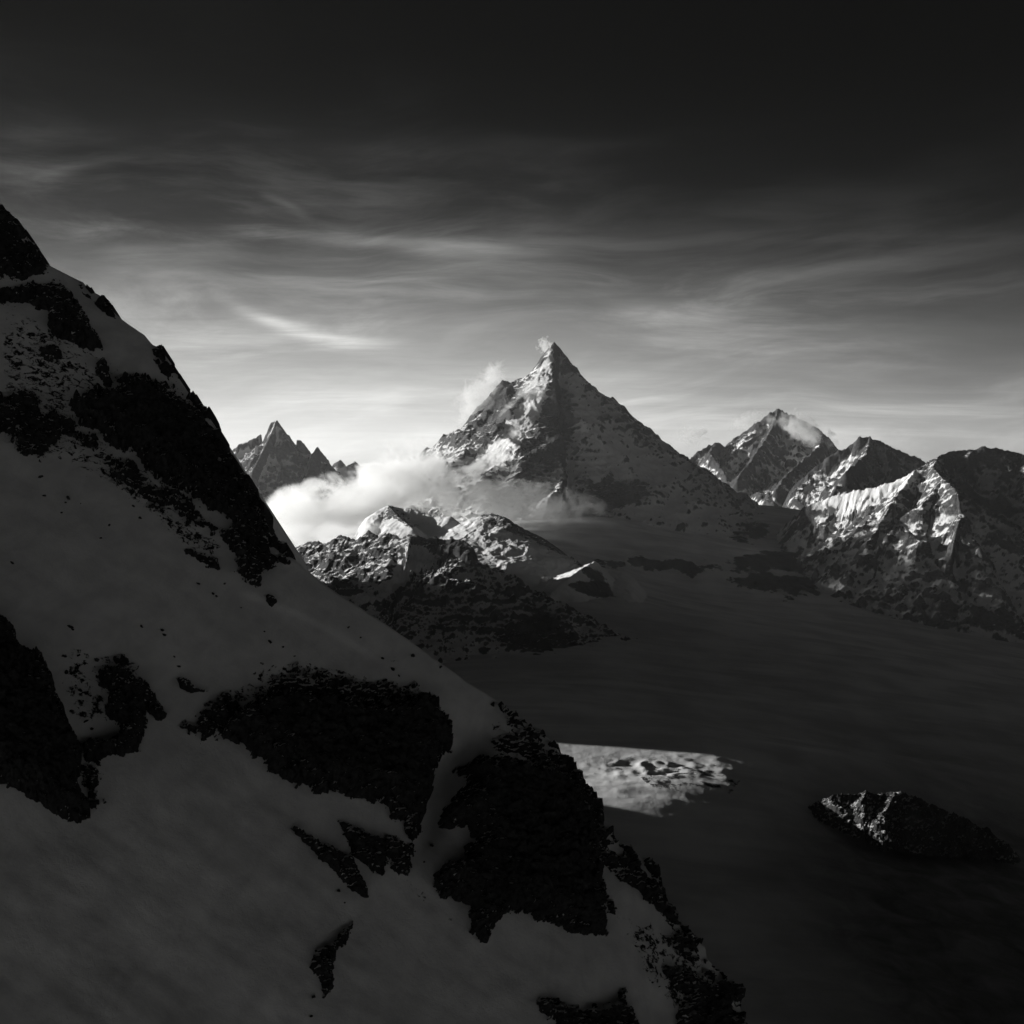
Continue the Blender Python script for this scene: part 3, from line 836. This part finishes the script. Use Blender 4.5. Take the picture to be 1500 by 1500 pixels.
CRAGS = [
    ('topmost dark crag on the skyline at the left edge of the photo', [(-60, 250), (0, 303), (28, 322), (46, 352), (62, 390), (64, 405), (28, 412), (0, 404), (-60, 380)], 4, 12, 5, 1, 0.4),
    ('long dark rock band slanting below the topmost crag, pointed at its lower end', z3([(-60, 430), (60, 440), (170, 400), (250, 410), (320, 450), (360, 520), (400, 600), (462, 705), (400, 700), (330, 670), (240, 640), (210, 590), (215, 540), (120, 490), (0, 492), (-60, 500)], 0, 280), 7, 12, 5, 2, 0.2),
    ('small knob of rock high on the skyline ridge between the two upper snow strips', [(118, 410), (130, 416), (150, 432), (163, 444), (166, 460), (150, 458), (138, 440), (122, 428)], 2.5, 6, 3, 3, 0.3),
    ('dark fin of rock bulging from the skyline halfway down the upper ridge', [(226, 505), (236, 507), (256, 534), (266, 552), (268, 566), (252, 562), (236, 545), (228, 525)], 3.5, 6, 3, 4, 0.0),
    ('small isolated dark rock in the snow right of the left edge under the pointed band', z3([(180, 690), (240, 670), (280, 700), (290, 745), (230, 740), (180, 720)], 0, 280), 3, 8, 4, 5, 0.2),
    ('small dark rock beside the tip of the pointed band', z3([(430, 740), (470, 740), (475, 780), (495, 850), (470, 860), (430, 825), (420, 790)], 0, 280), 3, 6, 4, 6, 0.3),
    ('largest dark cliff of the upper ridge, spreading down to the skyline', z3([(300, 905), (350, 910), (420, 880), (520, 900), (530, 830), (640, 825), (720, 860), (800, 900), (880, 945), (930, 990), (975, 1090), (1000, 1150), (1060, 1220), (1110, 1300), (1150, 1390), (1175, 1500), (1130, 1530), (1040, 1480), (960, 1400), (860, 1330), (760, 1290), (690, 1250), (620, 1180), (520, 1120), (440, 1060), (380, 1020), (330, 980)], 0, 280), 10, 20, 8, 7, 0.15),
    ('broken rocks scattered down the snow below the largest upper cliff', z3([(460, 1180), (520, 1160), (620, 1230), (700, 1290), (760, 1310), (900, 1420), (960, 1480), (930, 1500), (840, 1440), (780, 1400), (690, 1370), (600, 1330), (520, 1270)], 0, 280), 2.2, 14, 13, 8, 0.6),
    ('rocks ending the upper ridge in a blunt corner above the sunlit flank', [(322, 776), (345, 770), (372, 762), (396, 782), (410, 792), (421, 800), (418, 822), (400, 830), (384, 842), (380, 862), (362, 852), (342, 836), (350, 820), (334, 800)], 4, 9, 6, 9, 0.35),
    ('small dark boulder below the blunt corner of the upper ridge', z3([(1165, 272), (1190, 272), (1214, 300), (1200, 322), (1175, 305)], 0, 780, 3), 1.6, 4, 2, 10, 0.0),
    ('short row of low dark rocks in the snow left of the ridge corner', z3([(805, 60), (850, 75), (905, 100), (970, 125), (975, 160), (930, 150), (900, 115), (820, 92)], 0, 780), 1.8, 5, 4, 11, 0.1),
    ('speckled rocks at the left edge above the smooth snow field', z3([(-40, 880), (60, 900), (100, 860), (180, 930), (240, 960), (330, 1010), (420, 1100), (400, 1130), (280, 1060), (220, 1130), (120, 1170), (60, 1090), (-40, 1060)], 0, 280), 3, 14, 12, 12, 0.6),
    ('tall black cliff cut by the left edge of the photo', z3([(-90, 380), (0, 400), (60, 450), (100, 540), (180, 570), (215, 650), (255, 740), (285, 830), (335, 900), (365, 960), (350, 1040), (340, 1100), (400, 1210), (392, 1250), (300, 1262), (200, 1205), (100, 1140), (0, 1100), (-90, 1060)], 0, 780), 12, 18, 4, 13, -0.3),
    ('hooked black rock right of the cliff at the left edge', z3([(430, 620), (520, 600), (590, 650), (660, 680), (712, 765), (742, 800), (700, 828), (640, 780), (638, 880), (612, 965), (540, 985), (450, 985), (430, 1025), (375, 1000), (362, 940), (380, 900), (470, 925), (530, 860), (450, 800), (500, 710), (430, 680)], 0, 780), 6, 12, 4, 14, 0.0),
    ('small round rock above the hooked black rock', z3([(490, 548), (540, 540), (562, 570), (540, 600), (500, 585)], 0, 780), 2, 6, 3, 15, 0.0),
    ('thin snow streaked rib below the hooked black rock', z3([(345, 1020), (430, 1030), (435, 1090), (420, 1150), (452, 1185), (425, 1220), (390, 1190), (360, 1110)], 0, 780), 1.6, 8, 8, 16, 0.7),
    ('small dark knob above the chain of low rocks, left of the big central cliff', z3([(780, 640), (830, 640), (850, 680), (930, 690), (900, 700), (840, 700), (800, 680)], 0, 780), 2, 5, 3, 17, 0.0),
    ('chain of low rocks leading to the big central cliff', z3([(790, 830), (850, 845), (900, 800), (920, 740), (1010, 700), (1050, 760), (1040, 830), (980, 880), (900, 905), (840, 870)], 0, 780), 2.6, 9, 9, 18, 0.4),
    ('big black central cliff under the speckled snow field', [(322, 1076), (345, 1046), (370, 1030), (395, 1018), (430, 1014), (470, 1022), (520, 1030), (562, 1036), (590, 1030), (612, 1018), (640, 1030), (656, 1060), (662, 1090), (640, 1116), (636, 1165), (618, 1200), (600, 1192), (560, 1178), (480, 1162), (400, 1128), (360, 1096)], 12, 20, 7, 19, 0.0),
    ('speckled crest of small rocks on top of the big central cliff', [(395, 1012), (430, 975), (470, 985), (520, 1000), (580, 1008), (630, 1020), (640, 1034), (590, 1034), (520, 1034), (470, 1026), (420, 1020)], 2.0, 12, 12, 20, 0.7),
    ('ragged foot of the big central cliff reaching down into the gully', [(565, 1176), (600, 1186), (622, 1196), (612, 1222), (598, 1232), (590, 1206), (572, 1204)], 4, 8, 6, 21, 0.1),
    ('huge black buttress beside the glacier, right of the snow gully', [(668, 1120), (712, 1112), (760, 1116), (790, 1124), (822, 1116), (846, 1136), (862, 1156), (875, 1190), (878, 1240), (880, 1300), (886, 1368), (850, 1364), (810, 1350), (762, 1332), (730, 1346), (708, 1378), (692, 1362), (688, 1326), (650, 1308), (636, 1290), (648, 1270), (680, 1256), (684, 1238), (700, 1232), (684, 1216), (648, 1200), (656, 1176), (690, 1150)], 13, 20, 6, 22, -0.2),
    ('thin rocks along the skyline above the black buttress', [(730, 1022), (752, 1044), (772, 1056), (800, 1074), (816, 1094), (822, 1118), (800, 1120), (760, 1112), (724, 1100), (716, 1076), (740, 1080), (770, 1084), (752, 1060)], 2.6, 8, 9, 23, 0.6),
    ('curved dark spur reaching down the skyline right of the black buttress', z3([(1185, 790), (1220, 800), (1280, 850), (1380, 895), (1425, 985), (1425, 1050), (1480, 1125), (1560, 1220), (1500, 1190), (1430, 1100), (1300, 1000), (1190, 905)], 400, 900, 2.5), 5, 10, 4, 24, 0.0),
    ('sliver of rock at the foot of the black buttress', z3([(1212, 1035), (1240, 1050), (1268, 1118), (1225, 1092)], 400, 900, 2.5), 2, 5, 3, 25, 0.0),
    ('upper of the two pointed black slabs in the lower snow', z3([(238, 757), (290, 775), (335, 805), (400, 830), (412, 900), (404, 962), (340, 920), (285, 870)], 400, 900, 2.5), 3.5, 8, 3, 26, -0.2),
    ('block of rock beside the upper pointed slab', z3([(415, 810), (450, 840), (510, 850), (512, 920), (490, 950), (430, 935), (410, 880)], 400, 900, 2.5), 3, 8, 5, 27, 0.1),
    ('lower of the two pointed black slabs in the lower snow, longer and thinner', z3([(60, 778), (110, 792), (200, 838), (285, 885), (325, 960), (362, 1052), (290, 1005), (220, 940), (130, 850)], 400, 900, 2.5), 3.5, 8, 3, 28, -0.2),
    ('narrow upright rock alone in the lowest snow field', z3([(294, 1118), (270, 1180), (228, 1240), (215, 1310), (215, 1370), (190, 1400), (165, 1360), (140, 1300), (150, 1230), (215, 1205), (258, 1150)], 400, 900, 2.5), 2.5, 7, 4, 29, 0.0),
    ('bulging dark crag on the lower skyline near the bottom of the photo', z3([(440, 742), (500, 722), (545, 755), (570, 790), (558, 822), (520, 832), (480, 790)], 750, 1000, 2), 4, 9, 4, 30, 0.0),
    ('ragged dark rocks across the bottom of the photo under the curved spur', z3([(430, 840), (520, 850), (620, 860), (680, 900), (690, 1040), (560, 1080), (480, 1000), (500, 920)], 750, 1000, 2), 5, 16, 9, 31, 0.2),
    ('flat dark rocks at the bottom edge left of the skyline', z3([(82, 930), (140, 925), (200, 955), (290, 930), (330, 900), (350, 960), (400, 1060), (150, 1060)], 750, 1000, 2), 3, 10, 6, 32, 0.1),
]
for lab, poly, hgt, edg, rag, sd_, sn_ in CRAGS:
    crag(lab, poly, hgt, edg, rag, sd_, sn_)

# ---- single boulders poking out of the snow
rng = random.Random(5)
me_b = []
for v in range(4):
    import bmesh
    bm = bmesh.new()
    bmesh.ops.create_icosphere(bm, subdivisions=3, radius=1.0)
    for vt in bm.verts:
        c = vt.co
        n = float(perlin(c.x * 1.3 + v * 9, c.y * 1.3 + c.z * 1.1, 900 + v)) + 0.5 * float(perlin(c.x * 3 + v, c.z * 3 - c.y * 2, 930 + v))
        # chip flat facets
        f = 1.0 + 0.35 * n
        vt.co = Vector((c.x * f, c.y * f * 0.8, max(c.z, -0.6) * f * 0.7))
    me = bpy.data.meshes.new('boulder'); bm.to_mesh(me); bm.free()
    at_ = me.attributes.new('rock', 'FLOAT', 'POINT')
    vals = []
    for vt in me.vertices:
        vals.append(1.2 - 0.9 * max(0.0, vt.normal.z - 0.6) * 2.2)
    at_.data.foreach_set('value', vals)
    me.materials.append(M_crag)
    me_b.append(me)
BOULD = [(207, 920, 3), (237, 925, 4), (240, 932, 4), (262, 975, 4), (255, 962, 3), (103, 922, 5), (106, 926, 4), (147, 790, 4), (18, 828, 4), (291, 852, 4), (313, 866, 4), (318, 870, 3), (330, 852, 3), (354, 888, 2),
         (388, 923, 3), (396, 938, 4), (415, 946, 3), (432, 960, 3), (496, 1305, 4), (505, 1322, 2), (635, 1235, 5), (622, 1262, 3), (94, 966, 5), (114, 965, 4), (97, 988, 5), (112, 982, 4), (141, 970, 6), (117, 1014, 5),
         (105, 1044, 4), (125, 1058, 5), (134, 1068, 4), (510, 920, 3), (528, 935, 3), (560, 965, 3), (575, 980, 4), (584, 990, 3), (600, 1005, 3), (604, 962, 5), (645, 978, 4), (455, 1490, 5), (458, 1462, 5),
         (65, 725, 3), (96, 737, 3), (118, 738, 2), (248, 768, 5), (160, 770, 3), (100, 730, 4), (90, 752, 3), (195, 742, 4), (205, 760, 3), (60, 696, 5), (128, 668, 4), (48, 492, 5), (84, 552, 4), (15, 497, 5)]
STONE_SPOTS = [(30, 495, 'just below the topmost crags at the left edge'), (100, 560, 'left of the tip of the pointed rock band'), (80, 735, 'under the speckled rocks at the left edge'), (225, 765, 'under the largest upper cliff'),
               (147, 790, 'alone in the wide snow field'), (310, 860, 'below the row of low rocks near the ridge corner'), (245, 950, 'above the small dark knob at mid left'), (110, 975, 'between the left black cliff and the hooked rock'),
               (120, 1055, 'left of the hooked black rock'), (400, 940, 'above the speckled crest of the central cliff'), (560, 960, 'close under the lower skyline'), (500, 1310, 'below the two pointed slabs'), (628, 1248, 'at the foot of the snow gully'), (456, 1475, 'near the bottom edge of the photo')]
for (bx_, by_, sz) in BOULD:
    D = float(fore_depth(bx_, by_)); p = at(bx_, by_, D)
    # same roll of the snow as the slope has there
    rl = float(fore_roll(np.array([float(bx_)]), np.array([float(by_)]), np.array([200.0]))[0])
    p = p + NF * (rl)
    o = bpy.data.objects.new('boulder', me_b[rng.randrange(4)])
    C.collection.objects.link(o)
    s = sz * D / F * rng.uniform(0.55, 0.8)
    o.location = p
    o.scale = (s * rng.uniform(0.9, 1.5), s, s * rng.uniform(0.8, 1.2))
    o.rotation_euler = (rng.uniform(-.3, .3), rng.uniform(0.2, .9), rng.uniform(0, 6.3))
    near_ = min(STONE_SPOTS, key=lambda q: (q[0] - bx_) ** 2 + (q[1] - by_) ** 2)
    tag(o, 'dark stone in the snow ' + near_[2], 'stone', None, 'small stones on the near snow slope')

# ------------------------------------------------------------------ clouds
def cloud(label, px, py, D, rx, ry, rz, dens=0.02, cut=0.45, scale=1 / 220.0, seed=0.0, rot=0.0, tilt=0.0, soft=0.25, detail=5, dist=0.6, group=None):
    m = bpy.data.materials.new('cloud vapour'); m.use_nodes = True
    T = NT(m.node_tree)
    tcn = T.node('ShaderNodeTexCoord')
    loc = tcn.outputs['Object']
    ln = T.node('ShaderNodeVectorMath', operation='LENGTH'); T.l.new(loc, ln.inputs[0])
    fall = T.math('SUBTRACT', 1.0, T.math('POWER', ln.outputs['Value'], 1.7), clamp=True)
    iso = T.vmath('ADD', T.vmath('MULTIPLY', loc, (rx, ry, rz)), (seed * 1000.0, seed * 370.0, 0))
    n = T.noise(iso, scale, detail, 0.6, dist)
    v = T.math('ADD', T.math('MULTIPLY', fall, 0.62), T.math('MULTIPLY', T.math('SUBTRACT', n, 0.5), 2.9))
    den = T.remap(v, cut, cut + soft, 0.0, dens)
    den = T.math('MULTIPLY', den, T.remap(fall, 0.0, 0.22))
    pv = T.node('ShaderNodeVolumePrincipled')
    pv.inputs['Color'].default_value = (0.985, 0.985, 0.98, 1)
    pv.inputs['Anisotropy'].default_value = 0.45
    T.put(pv.inputs['Density'], den)
    o = T.node('ShaderNodeOutputMaterial'); T.l.new(pv.outputs[0], o.inputs['Volume'])
    m.cycles.volume_sampling = 'MULTIPLE_IMPORTANCE'
    m.cycles.volume_step_rate = 0.35
    bm = bmesh.new(); bmesh.ops.create_icosphere(bm, subdivisions=3, radius=1.0)
    me = bpy.data.meshes.new('cloud'); bm.to_mesh(me); bm.free()
    me.materials.append(m)
    ob = bpy.data.objects.new('cloud', me); C.collection.objects.link(ob)
    ob.location = at(px, py, D)
    ob.scale = (rx, ry, rz)
    ob.rotation_euler = (0, math.radians(-tilt), math.radians(rot))
    tag(ob, label, 'cloud', None, 'clouds around the peaks')
    return ob


cloud('bright cloud bank filling the gap between the left rock peak and the pyramid peak', 505, 735, 6200, 760, 620, 225, 0.009, 0.20, 1 / 200, 1, tilt=14, detail=7)
cloud('plume of cloud rising from the cloud bank left of the pyramid peak', 585, 702, 6700, 380, 350, 260, 0.008, 0.24, 1 / 170, 2, tilt=38, detail=7)
cloud('cloud bank lying along the foot of the pyramid peak', 735, 738, 6550, 800, 330, 200, 0.0050, 0.20, 1 / 150, 3, tilt=-5, detail=7)
cloud('cloud clinging to the lower left face of the pyramid peak', 690, 695, 7350, 400, 230, 140, 0.007, 0.30, 1 / 140, 4, tilt=28, detail=7)
cloud('thin cloud creeping up the gully under the left shoulder of the pyramid peak', 735, 655, 7650, 280, 140, 70, 0.006, 0.36, 1 / 100, 12, tilt=52, detail=7)
cloud('bright cloud billow touching the lower left end of the pyramid peak', 628, 685, 7600, 290, 260, 170, 0.008, 0.28, 1 / 140, 13, tilt=10, detail=7)
cloud('cloud banner blowing off the left shoulder of the pyramid peak', 706, 578, 8750, 420, 300, 210, 0.007, 0.32, 1 / 140, 5, tilt=45, detail=7)
cloud('veil of cloud hugging the upper left face of the pyramid peak', 768, 580, 8050, 360, 150, 100, 0.007, 0.36, 1 / 120, 6, tilt=50, detail=7)
cloud('little white puff on the very tip of the pyramid peak', 798, 506, 8480, 85, 80, 90, 0.02, 0.36, 1 / 50, 7, tilt=-25)
cloud('small lone cloud in the gap right of the pyramid peak', 1014, 638, 10500, 220, 150, 150, 0.007, 0.38, 1 / 90, 8)
cloud('cloud draped over the right shoulder of the broad distant peak', 1175, 628, 12000, 560, 400, 200, 0.006, 0.36, 1 / 200, 9, tilt=-28)
cloud('wisp of cloud behind the left ridge of the broad distant peak', 1095, 615, 13300, 380, 250, 120, 0.006, 0.36, 1 / 140, 10, tilt=25)
cloud('low white mist between the grey rock peak and the sunlit flank', 420, 765, 6300, 420, 380, 110, 0.008, 0.30, 1 / 150, 11, tilt=5)

cloud('thin mist spilling over the crest of the sunlit flank', 475, 780, 5000, 420, 250, 75, 0.005, 0.26, 1 / 110, 14, tilt=6)

# ------------------------------------------------------------------ air
bm = bmesh.new(); bmesh.ops.create_cube(bm, size=1.0)
me = bpy.data.meshes.new('haze'); bm.to_mesh(me); bm.free()
hz_ = bpy.data.objects.new('haze', me); C.collection.objects.link(hz_)
hz_.location = (0, 0, -780); hz_.scale = (92000, 92000, 3500)
mh = bpy.data.materials.new('thin air'); mh.use_nodes = True
T = NT(mh.node_tree)
pv = T.node('ShaderNodeVolumePrincipled'); pv.inputs['Color'].default_value = (0.95, 0.95, 0.95, 1)
pv.inputs['Density'].default_value = 6.5e-6
pv.inputs['Anisotropy'].default_value = 0.3
o_ = T.node('ShaderNodeOutputMaterial'); T.l.new(pv.outputs[0], o_.inputs['Volume'])
me.materials.append(mh)
hz_['kind'] = 'stuff'; hz_['label'] = 'thin haze that greys the far peaks'; hz_['category'] = 'haze'
